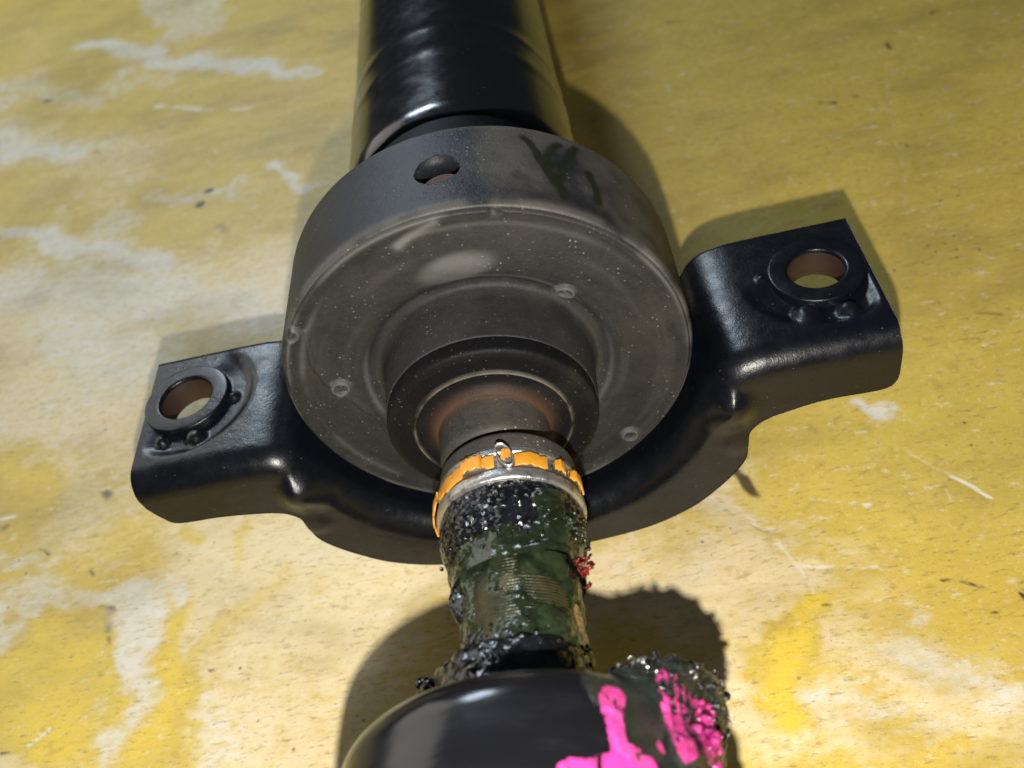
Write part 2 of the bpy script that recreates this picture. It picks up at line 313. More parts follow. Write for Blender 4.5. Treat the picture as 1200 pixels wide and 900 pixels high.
# ------------------------------------------------------------------ floor
#FLOORDATA
FD = dict(
    wear_glare=[((-5.061, 4.782), (-2.896, 3.535), 0.155, 1), ((-4.544, 3.722), (-2.92, 3.028), 0.486, 0.8), ((-3.962, 2.866), (-3.124, 2.223), 0.394, 0.7), ((-2.953, 3.206), (-2.097, 2.508), 0.302, 0.75), ((-4.161, 2.043), (-3.487, 1.691), 0.246, 0.35), ((-5.039, 8.679), (-2.194, 6.459), 0.179, 0.9), ((-6.075, 7.866), (-4.397, 6.966), 0.205, 0.55), ((-5.669, 6.633), (-4.503, 5.778), 0.262, 0.85), ((-4.607, 7.394), (-4.261, 7.293), 0.16, 0.5), ((-2.02, 4.658), (-1.808, 4.362), 0.095, 0.8), ((-3.138, 4.636), (-2.402, 4.301), 0.12, 0.55), ((-3.569, 0.239), (-2.86, 0.025), 0.144, 0.85), ((-2.788, 0.084), (-2.67, -0.29), 0.135, 0.95), ((-2.61, -0.071), (-2.404, -0.761), 0.208, 0.85), ((-2.647, -0.82), (-2.441, -1.044), 0.108, 0.8), ((-3.685, 0.591), (-3.266, 0.436), 0.103, 0.5), ((-2.378, 0.033), (-2.308, -0.041), 0.072, 0.95), ((-1.838, -0.806), (-1.723, -1.11), 0.103, 0.55), ((1.886, 0.515), (1.967, 0.368), 0.049, 0.95), ((1.284, -0.235), (1.367, -0.277), 0.028, 0.85), ((1.152, -0.087), (1.23, -0.164), 0.094, 0.5), ((1.71, -1.098), (2.095, -1.344), 0.117, 0.6), ((1.359, -1.43), (1.715, -1.529), 0.114, 0.5), ((1.903, -1.438), (2.101, -1.512), 0.091, 0.6), ((0.481, -0.291), (0.724, -0.285), 0.119, 0.4)],  # worn patches; the first strokes also paint in the window's pale glare
    cream=[((-2.405, 0.32), (-0.976, 0.018), 0.427, 1), ((-2.036, -0.183), (-1.111, -0.578), 0.503, 1), ((-1.674, -0.931), (-1.186, -1.011), 0.348, 0.9), ((-3.485, 1.202), (-2.791, 0.469), 0.395, 0.7), ((-4.444, 2.903), (-2.137, 2.832), 0.711, 1), ((-4.262, 2.349), (-2.904, 1.541), 0.463, 0.9), ((0.284, -0.306), (1.043, -0.354), 0.335, 1), ((0.639, -0.49), (1.035, -0.778), 0.274, 1), ((0.897, -1.354), (1.248, -1.535), 0.237, 0.9), ((1.476, -1.054), (2, -1.576), 0.238, 0.75), ((-1.017, -0.38), (-0.611, -0.293), 0.309, 1), ((-5.669, 6.633), (-3.795, 5.212), 0.52, 0.6), ((0.907, -0.091), (1.333, 0.056), 0.167, 0.7), ((-3.219, -0.827), (-2.662, -0.963), 0.14, 0.8), ((0.876, -1.085), (1.006, -1.243), 0.166, 0.9), ((1.439, -0.439), (1.561, -0.78), 0.175, 0.4), ((-6.749, 9.919), (-5.61, 8.62), 0.683, 0.3), ((-1.418, 3.034), (-1.92, 2.87), 0.235, 0.6)],
    yellow=[((-3.288, -0.09), (-2.715, -0.759), 0.216, 0.8), ((-2.789, -0.772), (-2.731, -0.797), 0.165, 1), ((-2.291, -0.277), (-2.192, -0.796), 0.171, 0.7), ((-2.712, 0.386), (-2.938, 0.335), 0.19, 0.4), ((1.179, -0.904), (1.158, -1.439), 0.092, 0.95), ((-2.045, -0.46), (-1.596, -0.268), 0.11, 0.4), ((-3.905, 1.262), (-3.554, 0.99), 0.149, 0.6), ((-2.418, 0.388), (-2.326, 0.369), 0.075, 0.6), ((0.93, -0.215), (0.813, -0.07), 0.07, 0.3), ((-1.896, 0.407), (-1.755, 0.183), 0.091, 0.4), ((-4.289, 4.007), (-3.158, 3.445), 0.08, 0)],
    scratch=[((2.127, 0.084), (2.407, -0.317), 0.014, 1), ((1.526, -0.13), (2.072, -0.337), 0.011, 0.8), ((1.276, -0.393), (1.352, -0.749), 0.016, 0.95), ((1.347, -0.571), (1.733, -0.651), 0.013, 0.95), ((2.209, -0.122), (2.222, -0.331), 0.011, 0.6), ((2.035, -1.202), (2.271, -1.111), 0.009, 0.6), ((3.381, 4.273), (2.838, 2.175), 0.021, 0.45), ((2.89, 2.156), (2.524, 1.427), 0.017, 0.45), ((-3.041, -0.806), (-2.923, -0.725), 0.017, 0.95), ((-3.77, 6.445), (-3.013, 6.058), 0.048, 0.8), ((1.036, 0.051), (1.307, -0.049), 0.012, 0.6), ((1.546, -0.827), (1.803, -0.828), 0.01, 0.4), ((1.787, -0.62), (1.92, -0.488), 0.017, 0.5), ((-3.789, 0.911), (-3.674, 0.914), 0.022, 0.8), ((-2.406, -0.751), (-2.344, -0.68), 0.014, 0.8), ((-2.808, 5.968), (-2.606, 5.879), 0.055, 0.7), ((1.29, -0.118), (2.063, -0.335), 0.009, 0.5), ((1.832, -1.21), (2.006, -1.175), 0.01, 0.4), ((1.241, -0.665), (1.245, -0.818), 0.011, 0.4), ((1.989, -0.22), (2.069, -0.256), 0.022, 0.6)],
    dirt=[((1.247, 0.108), (1.313, -0.081), 0.034, 0.95), ((-2.866, 4.312), (-2.821, 4.296), 0.048, 1), ((-2.759, 4.492), (-2.732, 4.481), 0.049, 1), ((-5.232, 7.226), (-5.208, 7.215), 0.068, 0.95), ((-4.587, 5.911), (-4.576, 5.906), 0.048, 0.8), ((-3.382, 6.508), (-3.36, 6.498), 0.048, 0.7), ((-3.404, 0.593), (-3.264, 0.536), 0.02, 0.95), ((-2.775, -0.203), (-2.763, -0.228), 0.024, 0.95), ((-2.773, -0.052), (-2.772, -0.146), 0.054, 0.5), ((-3.729, 0.825), (-3.702, 0.84), 0.035, 0.7), ((-1.138, -0.52), (-1.094, -0.496), 0.015, 1), ((-2.137, -0.508), (-2.124, -0.521), 0.016, 0.9), ((-1.976, -0.568), (-1.912, -0.58), 0.014, 0.9), ((-3.035, 0.974), (-2.987, 0.933), 0.055, 0.65), ((-2.986, 0.358), (-2.949, 0.331), 0.032, 0.6), ((1.981, -0.804), (2.188, -0.816), 0.016, 0.7), ((1.889, -0.826), (1.928, -0.834), 0.024, 0.5), ((2.326, -0.933), (2.334, -0.963), 0.019, 0.85), ((2.154, -1.004), (2.204, -0.981), 0.012, 0.8), ((1.33, -0.825), (1.415, -0.832), 0.013, 0.8), ((2.084, -1.325), (2.129, -1.401), 0.029, 0.5), ((1.727, -1.28), (1.753, -1.319), 0.034, 0.4), ((3.372, 4.247), (3.374, 4.231), 0.034, 0.7), ((3.112, 2.878), (3.113, 2.865), 0.024, 0.85), ((2.985, 3.703), (3.146, 3.562), 0.033, 0.5), ((2.907, 1.004), (3.057, 0.926), 0.024, 0.6), ((1.924, 0.312), (1.954, 0.251), 0.047, 0.35), ((1.634, 0.4), (1.658, 0.34), 0.049, 0.35), ((-1.757, 7.166), (-2.407, 7.584), 0.186, 0.35), ((2.246, 4.919), (3.195, 4.257), 0.071, 0.3), ((3.195, 4.257), (4.166, 3.363), 0.069, 0.28), ((0.914, 4.478), (1.614, 4.492), 0.064, 0.28), ((-2.673, 3.888), (-2.432, 3.617), 0.073, 0.4), ((2.543, 0.205), (2.582, 0.181), 0.036, 0.35), ((0.263, -0.468), (0.359, -0.466), 0.029, 0.5), ((-2.688, -0.862), (-2.626, -0.863), 0.022, 0.5), ((-3.17, -0.815), (-3.114, -0.823), 0.017, 0.8), ((1.956, -0.385), (1.975, -0.433), 0.026, 0.4), ((2.346, -0.185), (2.354, -0.223), 0.021, 0.3), ((-2.847, -0.025), (-2.764, -0.018), 0.024, 0.6), ((-1.307, 0.15), (-1.25, 0.107), 0.046, 0.2), ((-2.019, 0.064), (-1.98, 0.031), 0.035, 0.3), ((2.514, 2.295), (2.494, 2.43), 0.082, 0.35), ((2.334, 2.309), (2.376, 2.346), 0.059, 0.4)])
#ENDFLOORDATA
def build_floor():
    x = np.concatenate([np.linspace(-24, -8.2, 40), np.linspace(-8, 6, 640), np.linspace(6.2, 24, 40)])
    y = np.concatenate([np.linspace(-20, -3.2, 40), np.linspace(-3, 12, 620), np.linspace(12.2, 26, 40)])
    X, Y = np.meshgrid(x, y, indexing='ij'); P = np.stack([X, Y], -1)
    P3 = np.stack([X, Y, 0 * X], -1)
    warp = np.stack([fbm(P3, 1.6, 3, 5) - .5, fbm(P3, 1.6, 9, 5) - .5], -1)
    Pw = P + warp * .9; Pl = P + warp * .12
    def blobs(L):
        r = np.zeros(X.shape)
        for (a, b, w_, s_) in L:
            d = segdist(Pw, a, b); r = np.maximum(r, s_ * np.exp(-(d / (w_ * 1.1)) ** 2))
        return r
    far = sst(8, 14, np.abs(X)) + sst(9, 15, np.abs(Y))
    wear_glare = blobs(FD['wear_glare']); cream = blobs(FD['cream']); yl = blobs(FD['yellow'])
    cream = np.clip(cream - yl * 1.0, 0, 1); wear_glare = np.clip(wear_glare - yl * .9, 0, 1)
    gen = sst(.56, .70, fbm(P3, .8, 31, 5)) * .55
    wear_glare = np.clip(np.maximum(wear_glare, gen * sst(-1.5, -4, X - .3 * Y)), 0, 1)
    sc = np.zeros(X.shape)
    for (a, b, w_, s_) in FD['scratch']:
        d = segdist(Pl, a, b); sc = np.maximum(sc, s_ * np.exp(-(d / w_) ** 2))
    sc *= .45 + .9 * noise(P3, 9, 5)
    rng = np.random.default_rng(4)
    for i in range(70):
        a = np.array([rng.uniform(-6, 5), rng.uniform(-2, 9)]); an = rng.normal(.1, .7); l = rng.uniform(.08, .6)
        b = a + l * np.array([math.cos(an), math.sin(an)])
        sc = np.maximum(sc, rng.uniform(.2, .6) * np.exp(-(segdist(Pl, a, b) / .014) ** 2))
    dt = np.zeros(X.shape)
    for (a, b, w_, s_) in FD['dirt']:
        d = segdist(P + warp * .35, a, b); dt = np.maximum(dt, s_ * np.exp(-(d / w_) ** 2))
    for i in range(90):
        a = np.array([rng.uniform(-6, 5), rng.uniform(-2, 9)]); an = rng.normal(.1, .5); l = rng.uniform(.0, .16)
        b = a + l * np.array([math.cos(an), math.sin(an)])
        dt = np.maximum(dt, rng.uniform(.2, .75) * np.exp(-(segdist(P + warp * .2, a, b) / rng.uniform(.012, .03)) ** 2))
    dt *= .35 + 1.0 * noise(P3, 14, 8)
    Z = FL + .012 * (fbm(P3, .7, 12, 3) - .5) - .006 * sc
    V = np.stack([X, Y, np.minimum(Z, FL + .004)], -1)
    o = mesh('floor', V, grid_faces(len(x), len(y), flip=True), mf.m, None, dict(wear_glare=wear_glare, cream=cream, yel=yl, scratch=sc, dirt=dt))
    o['kind'] = 'structure'
build_floor()

# ------------------------------------------------------------------ the propeller shaft
root = bpy.data.objects.new('propeller_shaft', None); scn.collection.objects.link(root)
root.location = (0, 0, FL * S); root.empty_display_size = .02
root['label'] = 'black propeller shaft with rubber centre bearing and two-eared bracket lying on worn yellow surface'
root['category'] = 'drive shaft'

# tube (bends a little to the left behind the bearing)
tube_prof = rounded([(1.0, .30), (1.0, .50), (1.10, .53), (1.26, .60), (1.30, .655), (1.325, .69), (1.40, .708), (1.98, .701), (2.07, .7045), (2.18, .6975), (2.30, .695), (2.37, .698), (2.48, .689), (8.5, .688)],
                    [0, .03, .03, .01, .02, .04, .05, .06, .06, .06, .06, .06, .06, 0], 10)
o = lathe('tube', resample(tube_prof, .04), mt.m, root, 160, cx=-.035, cz=-.02, sx=-.020)
o['label'] = 'glossy black tube running away behind the bearing'
lathe('neck', rounded([(.45, .40), (.62, .655), (1.36, .655), (1.38, .55)], .05), mseal.m, root, 96, cx=-.05)

# bearing housing: outer band, rubber face with a channel and a raised boss
def side_rub(V, Y, R, T):
    n = fbm(V, 5, 2, 4); r = .40 * np.exp(-((Y - .02) / .035) ** 2) * sst(.3, .6, n) + .5 * np.exp(-((Y - .615) / .02) ** 2) * sst(.35, .7, fbm(V, 4, 5, 4))
    r += .38 * sst(.45, .75, fbm(V, 3.5, 8, 5)) * sst(.55, .95, np.cos(T - math.radians(50)))
    return np.clip(r, 0, 1)
def side_crack(V, Y, R, T):
    P = np.stack([T, Y], -1); D = math.radians
    L = [[(D(66.5), .53), (D(64.5), .485), (D(62.3), .345), (D(59.3), .195)], [(D(53.2), .49), (D(55.7), .39), (D(58.7), .20)], [(D(58.6), .21), (D(57.4), .11)], [(D(62.3), .36), (D(60.6), .42), (D(58.6), .47), (D(56.6), .53)], [(D(60.8), .41), (D(59.6), .33)], [(D(53.5), .48), (D(51.8), .55)], [(D(49), .37), (D(47), .24), (D(48), .16)]]
    d = strokes(P + .02 * (fbm(V, 14, 3, 3)[..., None] - .5) * 2, L)
    return np.clip(np.exp(-(d / (.011 + .014 * noise(V, 12, 4))) ** 2) * 2.2, 0, .98)
bandp = resample(rounded([(.10, .88), (.02, .955), (.0, .985), (.03, 1.0), (.60, 1.0), (.625, .992), (.63, .93), (.60, .90), (.10, .90), (.10, .88)],
                [0, .01, .02, .02, .012, .01, .01, .01, .01, 0], 4), .0125)
band = lathe('housing_band', bandp, mside.m, root, 1000,
    disp=lambda V, Y, R, T: V * np.stack([1 - .010 * side_crack(V, Y, R, T) * (R > .95)] * 3, -1) if False else V,
    attrs=dict(rubbed=side_rub, crack=side_crack))
band['label'] = 'dusty dark outer band of the bearing housing with a round hole'
# drill the round hole
bm_c = lathe_pts([(0, 0), (0, 1)], 4)
th = np.arange(48) * 2 * math.pi / 48
cc = np.array([.015, .30]); rr = .104
V = [(cc[0] + rr * math.cos(t), cc[1] + rr * math.sin(t), z) for z in (.75, 1.2) for t in th]
F = [[i, (i + 1) % 48, 48 + (i + 1) % 48, 48 + i] for i in range(48)] + [list(range(47, -1, -1)), list(range(48, 96))]
cut = mesh('cutter', V, F, mside.m)
md = band.modifiers.new('hole', 'BOOLEAN'); md.object = cut; md.operation = 'DIFFERENCE'; md.solver = 'EXACT'
dg = bpy.context.evaluated_depsgraph_get(); nm = bpy.data.meshes.new_from_object(band.evaluated_get(dg))
band.modifiers.clear(); band.data = nm; nm.name = 'housing_band'
bpy.data.objects.remove(cut)
lathe('inner_sleeve', [(.12, .80), (.56, .80)], mrust.m, band, 96)

BUT = [(.445, .405), (-.72, .118), (-.822, .519), (.606, -.65)]
def face_disp(V, Y, R, T):
    V = V.copy(); X = V[..., 0]; Z = V[..., 2]; onf = (Y < .12)
    h = np.zeros(X.shape)
    for (a, b) in BUT:
        d = np.hypot(X - a, Z - b)
        h += .026 * sst(.052, .040, d) - .020 * sst(.034, .026, d) + .014 * sst(.02, .012, d) * (np.abs(Z - b) > .006)
    P = np.stack([X, Z], -1)
    d = strokes(P + .02 * (fbm(V, 4, 2, 3)[..., None] - .5), [[(-.76, .50), (-.80, .30), (-.78, .17), (-.70, .03), (-.63, -.12), (-.60, -.32), (-.56, -.50)]])
    h += .012 * np.exp(-(d / .012) ** 2)
    inside = sst(-.05, .08, (X + .70) + 0 * Z)
    h += .012 * (fbm(V, 2.2, 4, 4) - .5) + .006 * (fbm(V, 9, 14, 3) - .5)
    d = np.hypot((X - .236), (Z - .944)); h += -.03 * np.exp(-(d / .03) ** 2) * sst(.4, .7, noise(V, 30, 3))
    V[..., 1] -= h * onf * sst(1.0, .97, R) * sst(.52, .58, R)
    return V
def face_rub(V, Y, R, T):
    X = V[..., 0]; Z = V[..., 2]; n = fbm(V, 6, 6, 4)
    dx = (X - .01 + .35 * (Z - .67)) / .175; dz = (Z - .675 - .15 * X) / .085
    r = .95 * np.exp(-(dx * dx + dz * dz) ** 3) * (.62 + .38 * sst(-.6, .6, dx + dz)) * (.55 + .6 * n)
    r += .55 * np.exp(-((R - .968) / .012) ** 2) * sst(.38, .62, fbm(V, 3, 21, 3))
    r += .8 * np.exp(-(strokes(np.stack([X, Z], -1), [[(-.02, .945), (-.14, .90), (-.20, .86)]]) / .022) ** 2)
    for (a, b) in BUT: r += .55 * np.exp(-((np.hypot(X - a, Z - b) - .04) / .012) ** 2)
    r += .40 * np.exp(-((R - .60) / .012) ** 2) * sst(.45, .7, noise(V, 3, 2))
    r += .28 * np.exp(-((R - .90) / .015) ** 2) * sst(.5, .75, noise(V, 2.5, 12))
    r += .09 * sst(.45, .8, fbm(np.stack([R * 30, T * 1.5, 0 * R], -1), 1, 9, 3))
    return np.clip(r, 0, .9)
fp = rounded([(.13, .90), (.06, .985), (.015, .985), (-.012, .970), (-.006, .955), (.010, .90), (.0, .80), (.0, .66), (.012, .61), (.045, .575), (.045, .53), (.0, .512), (-.20, .500), (-.255, .497), (-.262, .488), (-.24, .44)],
             [0, .01, .012, .01, .01, .05, .05, .04, .04, .03, .03, .04, .02, .006, .006, 0], 5)
o = lathe('rubber_face', resample(fp, .0085), mr.m, root, 720, disp=face_disp, attrs=dict(rubbed=face_rub, crack=lambda V, Y, R, T: 0 * R))
o['label'] = 'dusty grey round rubber face with a raised centre boss and small moulded buttons'

# seal, hub, shaft
def seal_rub(V, Y, R, T):
    n = fbm(V, 7, 3, 4)
    return np.clip(.75 * np.exp(-((R - .365) / .007) ** 2) * sst(.25, .6, n) , 0, .9)
seal_p = rounded([(-.22, .44), (-.22, .486), (-.265, .494), (-.338, .492), (-.350, .460), (-.346, .375), (-.364, .365), (-.352, .352), (-.357, .30), (-.395, .262), (-.395, .22)],
                 [0, .0, .02, .022, .03, .006, .006, .006, .03, .02, 0], 6)
o = lathe('seal', resample(seal_p, .008), mseal.m, root, 300,
    attrs=dict(rubbed=seal_rub, rust=lambda V, Y, R, T: np.clip(np.exp(-((R - .262) / .030) ** 2) * 1.1 * (.4 + .9 * fbm(V, 6, 4, 4)) * sst(-.7, .5, np.sin(T)), 0, 1)))
o['label'] = 'black ring seal with a rusty inner edge'
lathe('hub', resample(rounded([(-.38, .262), (-.40, .256), (-.56, .250), (-.585, .235), (-.585, .1)], .012), .012), mhub.m, root, 160,
    attrs=dict(rust=lambda V, Y, R, T: np.clip(.75 * sst(-.43, -.395, Y) * (.3 + fbm(V, 6, 6, 4)) + .45 * sst(.5, .7, fbm(V, 5, 16, 4)), 0, 1)))
lathe('gap_shaft', [(-.5, .20), (-.75, .20)], mgb.m, root, 64)
lathe('collar', resample(rounded([(-.64, .18), (-.64, .285), (-.66, .300), (-.735, .303), (-.735, .28)], .014), .012), mhub.m, root, 160,
    attrs=dict(rust=lambda V, Y, R, T: 0 * R))
clamp = lathe('clamp_band', resample(rounded([(-.735, .28), (-.735, .308), (-.765, .311), (-.772, .300), (-.850, .302), (-.856, .318), (-.888, .320), (-.905, .316), (-.912, .29)], .006), .008), mst.m, root, 200)
clamp['label'] = 'scuffed steel band with two raised rims'

def strip(name, rows, half=.034, th=.006, mat=None, parent=None, seed=0):
    """plate following the clamp: rows of (angle deg, centre y, radius, half width)"""
    A = np.array(rows, float); k = 26; t = np.linspace(0, len(A) - 1, k * (len(A) - 1) // 2 + 2)
    I = [np.interp(t, range(len(A)), A[:, c]) for c in range(4)]
    n = len(t); vs = []
    ny = noise(np.stack([t * 3, t * 0 + seed, t * 0], -1)) - .5; ny2 = noise(np.stack([t * 3, t * 0 + seed + 7, t * 0], -1)) - .5
    for (sy, sr) in ((-1, 0), (-1, 1), (-.8, 1.25), (.8, 1.25), (1, 1), (1, 0)):
        y = I[1] + sy * I[3] + (ny if sy < 0 else ny2) * .016; r = I[2] + sr * th
        a = np.radians(I[0]); vs.append(np.stack([r * np.cos(a), y, r * np.sin(a)], -1))
    V = np.stack(vs, 1); F = grid_faces(n, 6, True)
    J = Join(); J.add(V, F)
    V2 = V.reshape(-1, 3)
    o = mesh(name, V2, [list(f) for f in F] + [list(range(6)), list(range((n - 1) * 6 + 5, (n - 1) * 6 - 1, -1))], mat or mor.m, parent or clamp)
    return o
#ORANGE
strip('orange_tab', [(180, -.885, .320, .014), (170, -.872, .326, .022), (158, -.850, .330, .026), (148, -.830, .326, .022)], seed=2)
strip('orange_tab', [(147, -.820, .314, .030), (134, -.818, .316, .034), (116, -.815, .315, .033)], seed=3)
strip('orange_tab', [(116, -.815, .318, .030), (114.5, -.813, .338, .034), (107, -.813, .340, .034), (100, -.813, .336, .034), (98.5, -.813, .318, .030), (90, -.813, .315, .031)], seed=4)
strip('orange_tab', [(75, -.813, .315, .032), (66, -.813, .318, .033), (57, -.813, .315, .033), (50, -.815, .315, .029)], seed=5)
strip('orange_tab', [(44, -.820, .318, .020), (41, -.822, .338, .028), (37, -.824, .334, .029), (34, -.827, .320, .022)], seed=6)
strip('orange_tab', [(30, -.833, .322, .020), (26, -.835, .340, .026), (20, -.842, .336, .028), (12, -.857, .325, .018)], seed=7)
# upright loop in the clamp
th = np.linspace(0, 2 * math.pi, 25)[:-1]
J = Join(); ca = math.radians(82); ctr = np.array([.335 * math.cos(ca), -.812, .335 * math.sin(ca)])
er = np.array([math.cos(ca), 0, math.sin(ca)]); et = np.array([-math.sin(ca), 0, math.cos(ca)]); ey = np.array([0, 1, 0])
ring = []
for t in th:
    c0 = np.array([.030 * math.cos(t), .044 * math.sin(t)])
    row = []
    for (dr, dy) in ((-.016, 0), (-.016, .006), (.014, .010), (.014, -.004)):
        v = ctr + et * (c0[0] + .35 * (c0[1])) * (1 + dy * 8) + ey * c0[1] * (1 + dy * 8) + er * (dr + c0[1] * .4 + .004)
        row.append(v)
    ring.append(row)
ring = np.array(ring); F = grid_faces(25, 4, True); F = F % 96
mesh('clamp_loop', ring.reshape(-1, 3), F, mst.m, clamp)
strip('orange_tab', [(84.5, -.812, .345, .020), (82, -.811, .350, .033), (79.5, -.809, .348, .026), (78, -.808, .343, .016)], seed=8)

# black body below the clamp, threaded shaft, flange
def lump(amp, sc, seed):
    def f(V, Y, R, T):
        n = fbm(V, sc, seed, 4) - .5; n2 = fbm(V, sc * 4, seed + 5, 3) - .5
        k = 1 + (amp * n + amp * .35 * n2) / np.maximum(R, .05)
        V = V.copy(); V[..., 0] *= k; V[..., 2] *= k; V[..., 1] += amp * .4 * n2; return V
    return f
lathe('sleeve', resample(rounded([(-.900, .30), (-.93, .306), (-1.03, .303), (-1.10, .292), (-1.125, .27), (-1.125, .2)], .02), .008), mspk.m, root, 260, disp=lump(.018, 9, 3))['label'] = 'sleeve coated in sparkling black grease'
yy = np.arange(-1.05, -1.78, -.0022)
thr = .230 + .0016 * np.cos((yy) / .0135 * 2 * math.pi) + .010 * sst(-1.25, -1.10, yy)
lathe('threaded_shaft', np.stack([yy, thr], -1), msp.m, root, 180, cx=.006, disp=lump(.006, 5, 9))['label'] = 'threaded brassy shaft smeared with grease'
def film(name, y0, y1, base, amp, sc, seed, mat, bias=None, nseg=300, step=.006):
    prof = np.stack([np.arange(y0, y1, -step), np.full(len(np.arange(y0, y1, -step)), base)], -1)
    V, Y, R, T = lathe_pts(prof, nseg, cx=.006)
    n = fbm(V, sc, seed, 5) - .5
    if bias is not None: n = n + bias(V, Y, R, T)
    n = np.clip(n, -.4, .6); fine_ = fbm(V, sc * 6, seed + 3, 3) - .5
    rr_ = base + amp * n + amp * .14 * fine_ * sst(-.1, .1, n)
    V[..., 0] = .006 + rr_ * np.cos(T); V[..., 2] = rr_ * np.sin(T)
    return mesh(name, V, grid_faces(len(prof), nseg, True), mat.m, root)
g = lambda x, a, b: np.exp(-((x - a) / b) ** 2)
D_ = math.radians
o = film('grease_film', -.95, -1.24, .300, .075, 7, 21, mgg, bias=lambda V, Y, R, T: -.30 + .66 * g(T, D_(48), .36) - .25 * g(Y, -1.19, .03) * sst(-.93, -1.0, Y) - .3 * sst(-1.20, -1.24, Y)); o['label'] = 'patch of dark green grease on the sleeve'
o = film('grease_film', -1.20, -1.72, .236, .09, 6, 33, mgg, bias=lambda V, Y, R, T: -.075 + .20 * sst(-1.40, -1.60, Y) + .12 * g(Y, -1.13, .05) + .30 * g(T, D_(28), .45) * sst(-1.45, -1.25, Y) + .22 * g(T, D_(150), .4)); o['label'] = 'dark green grease smeared around the threaded shaft'
o = film('grease_lump', -1.12, -1.50, .236, .10, 5, 41, mgb, bias=lambda V, Y, R, T: -.60 + .95 * g(T, D_(160), .24) * g(Y, -1.25, .17)); o['label'] = 'glossy black flap of grease on the left of the shaft'
fl = lathe('flange', resample(rounded([(-1.575, .20), (-1.58, .290), (-1.61, .308), (-1.80, .315), (-1.86, .30)], .02), .01), mgb.m, root, 240, disp=lump(.05, 5, 7), cx=.01)
film('residue', -1.30, -1.60, .234, .06, 7, 55, mbrn, bias=lambda V, Y, R, T: -.55 + .75 * g(T, D_(12), .30) * g(Y, -1.46, .13) + .6 * g(T, D_(140), .12) * g(Y, -1.38, .12))['label'] = 'brown residue along the side of the threads'
fl['label'] = 'ragged black grease-covered flange above the boot'
for q in list(root.children):
    if q.name.split('.')[0] in ('gap_shaft', 'collar', 'clamp_band', 'sleeve', 'threaded_shaft', 'grease_film', 'grease_lump', 'residue'): q.location.x += .048 * S

# boot
bp = rounded([(-1.80, .20), (-1.80, .34), (-1.82, .44), (-1.855, .565), (-1.935, .640), (-2.12, .662), (-2.40, .655), (-2.75, .60), (-2.95, .45), (-3.0, .1)], [0, .05, .05, .08, .1, .1, .1, .1, .1, 0], 7)
#BOOTDATA
PINK = [((.388, -1.985, .52), (.392, -2.03, .53), .046, 1), ((.392, -2.04, .53), (.394, -2.16, .54), .036, 1),
        ((.59, -1.90, .37), (.585, -2.01, .37), .075, .72), ((.575, -2.02, .37), (.565, -2.12, .37), .052, 1),
        ((.20, -2.235, .63), (.34, -2.19, .58), .024, .95), ((.34, -2.22, .58), (.47, -2.20, .49), .050, 1), ((.42, -2.24, .54), (.52, -2.24, .47), .06, 1), ((.40, -2.145, .54), (.45, -2.14, .52), .018, .9),
        ((.505, -2.115, .45), (.515, -2.13, .44), .020, 1), ((.67, -1.97, .22), (.68, -2.07, .20), .070, .95), ((.64, -1.90, .30), (.65, -1.93, .28), .030, .8)]
GREASE = [((.42, -1.93, .50), (.62, -2.2, .30), .12, 1), ((.60, -1.95, .3), (.70, -2.2, .1), .24, 1), ((.45, -1.86, .38), (.45, -2.1, .50), .09, .8)]
#ENDBOOTDATA
def seg_field(V, L):
    r = np.zeros(V.shape[:-1])
    for (a, b, w0, s_) in L:
        d = segdist(V + .02 * (fbm(V, 16, 5, 3)[..., None] - .5) * 2, a, b); r = np.maximum(r, s_ * sst(w0 * 1.15, w0 * .75, d))
    return r
BX = .03
o = lathe('boot', resample(bp, .009), mboot.m, root, 520, cx=BX,
    attrs=dict(pink=lambda V, Y, R, T: seg_field(V, PINK), grease=lambda V, Y, R, T: np.clip(seg_field(V, GREASE), 0, 1)))
o['label'] = 'smooth black round boot streaked with bright pink paint marks'
#CLUMPS
# heap of grease on the right shoulder of the boot
hp = resample(rounded([(-1.80, .42), (-1.825, .47), (-1.87, .56), (-1.96, .63), (-2.10, .655), (-2.36, .655)], .05), .008)
tg = np.gradient(hp, axis=0); tg /= np.linalg.norm(tg, axis=1)[:, None]; nr = np.stack([tg[:, 1], -tg[:, 0]], -1)   # outward (y, r)
nr *= np.sign(nr[:, 1:2] + 1e-6)
aw = np.linspace(D_(-50), D_(85), 230); AA, YY = np.meshgrid(aw, hp[:, 0]); RRp = np.repeat(hp[:, 1][:, None], len(aw), 1)
P0 = np.stack([BX + RRp * np.cos(AA), YY, RRp * np.sin(AA)], -1)
win = sst(D_(56), D_(30), AA + .35 * (fbm(P0, 5, 61, 3) - .5)) * sst(D_(-45), D_(-10), AA)
sh_ = np.exp(-((YY + 1.90) / .075) ** 2)
hh = -.02 + win * (.030 + .075 * sh_ + .085 * (fbm(P0, 9, 62, 4) - .45) + .035 * (fbm(P0, 34, 66, 3) - .5)) * (1 + .5 * sh_ * sst(.7, 0, AA))
NY = nr[:, 0][:, None] * (1 + .6 * sh_); NR = nr[:, 1][:, None]
HR = RRp + hh * NR; HV = np.stack([BX + HR * np.cos(AA), YY + hh * NY, HR * np.sin(AA)], -1)
o = mesh('grease_heap', HV, grid_faces(len(hp), len(aw)), mboot.m, root, dict(pink=seg_field(HV, PINK) * 1.0, grease=np.ones(HV.shape[:2])))
o['label'] = 'lumpy black grease clotted with pink paint on the right shoulder of the boot'
rng = np.random.default_rng(12)
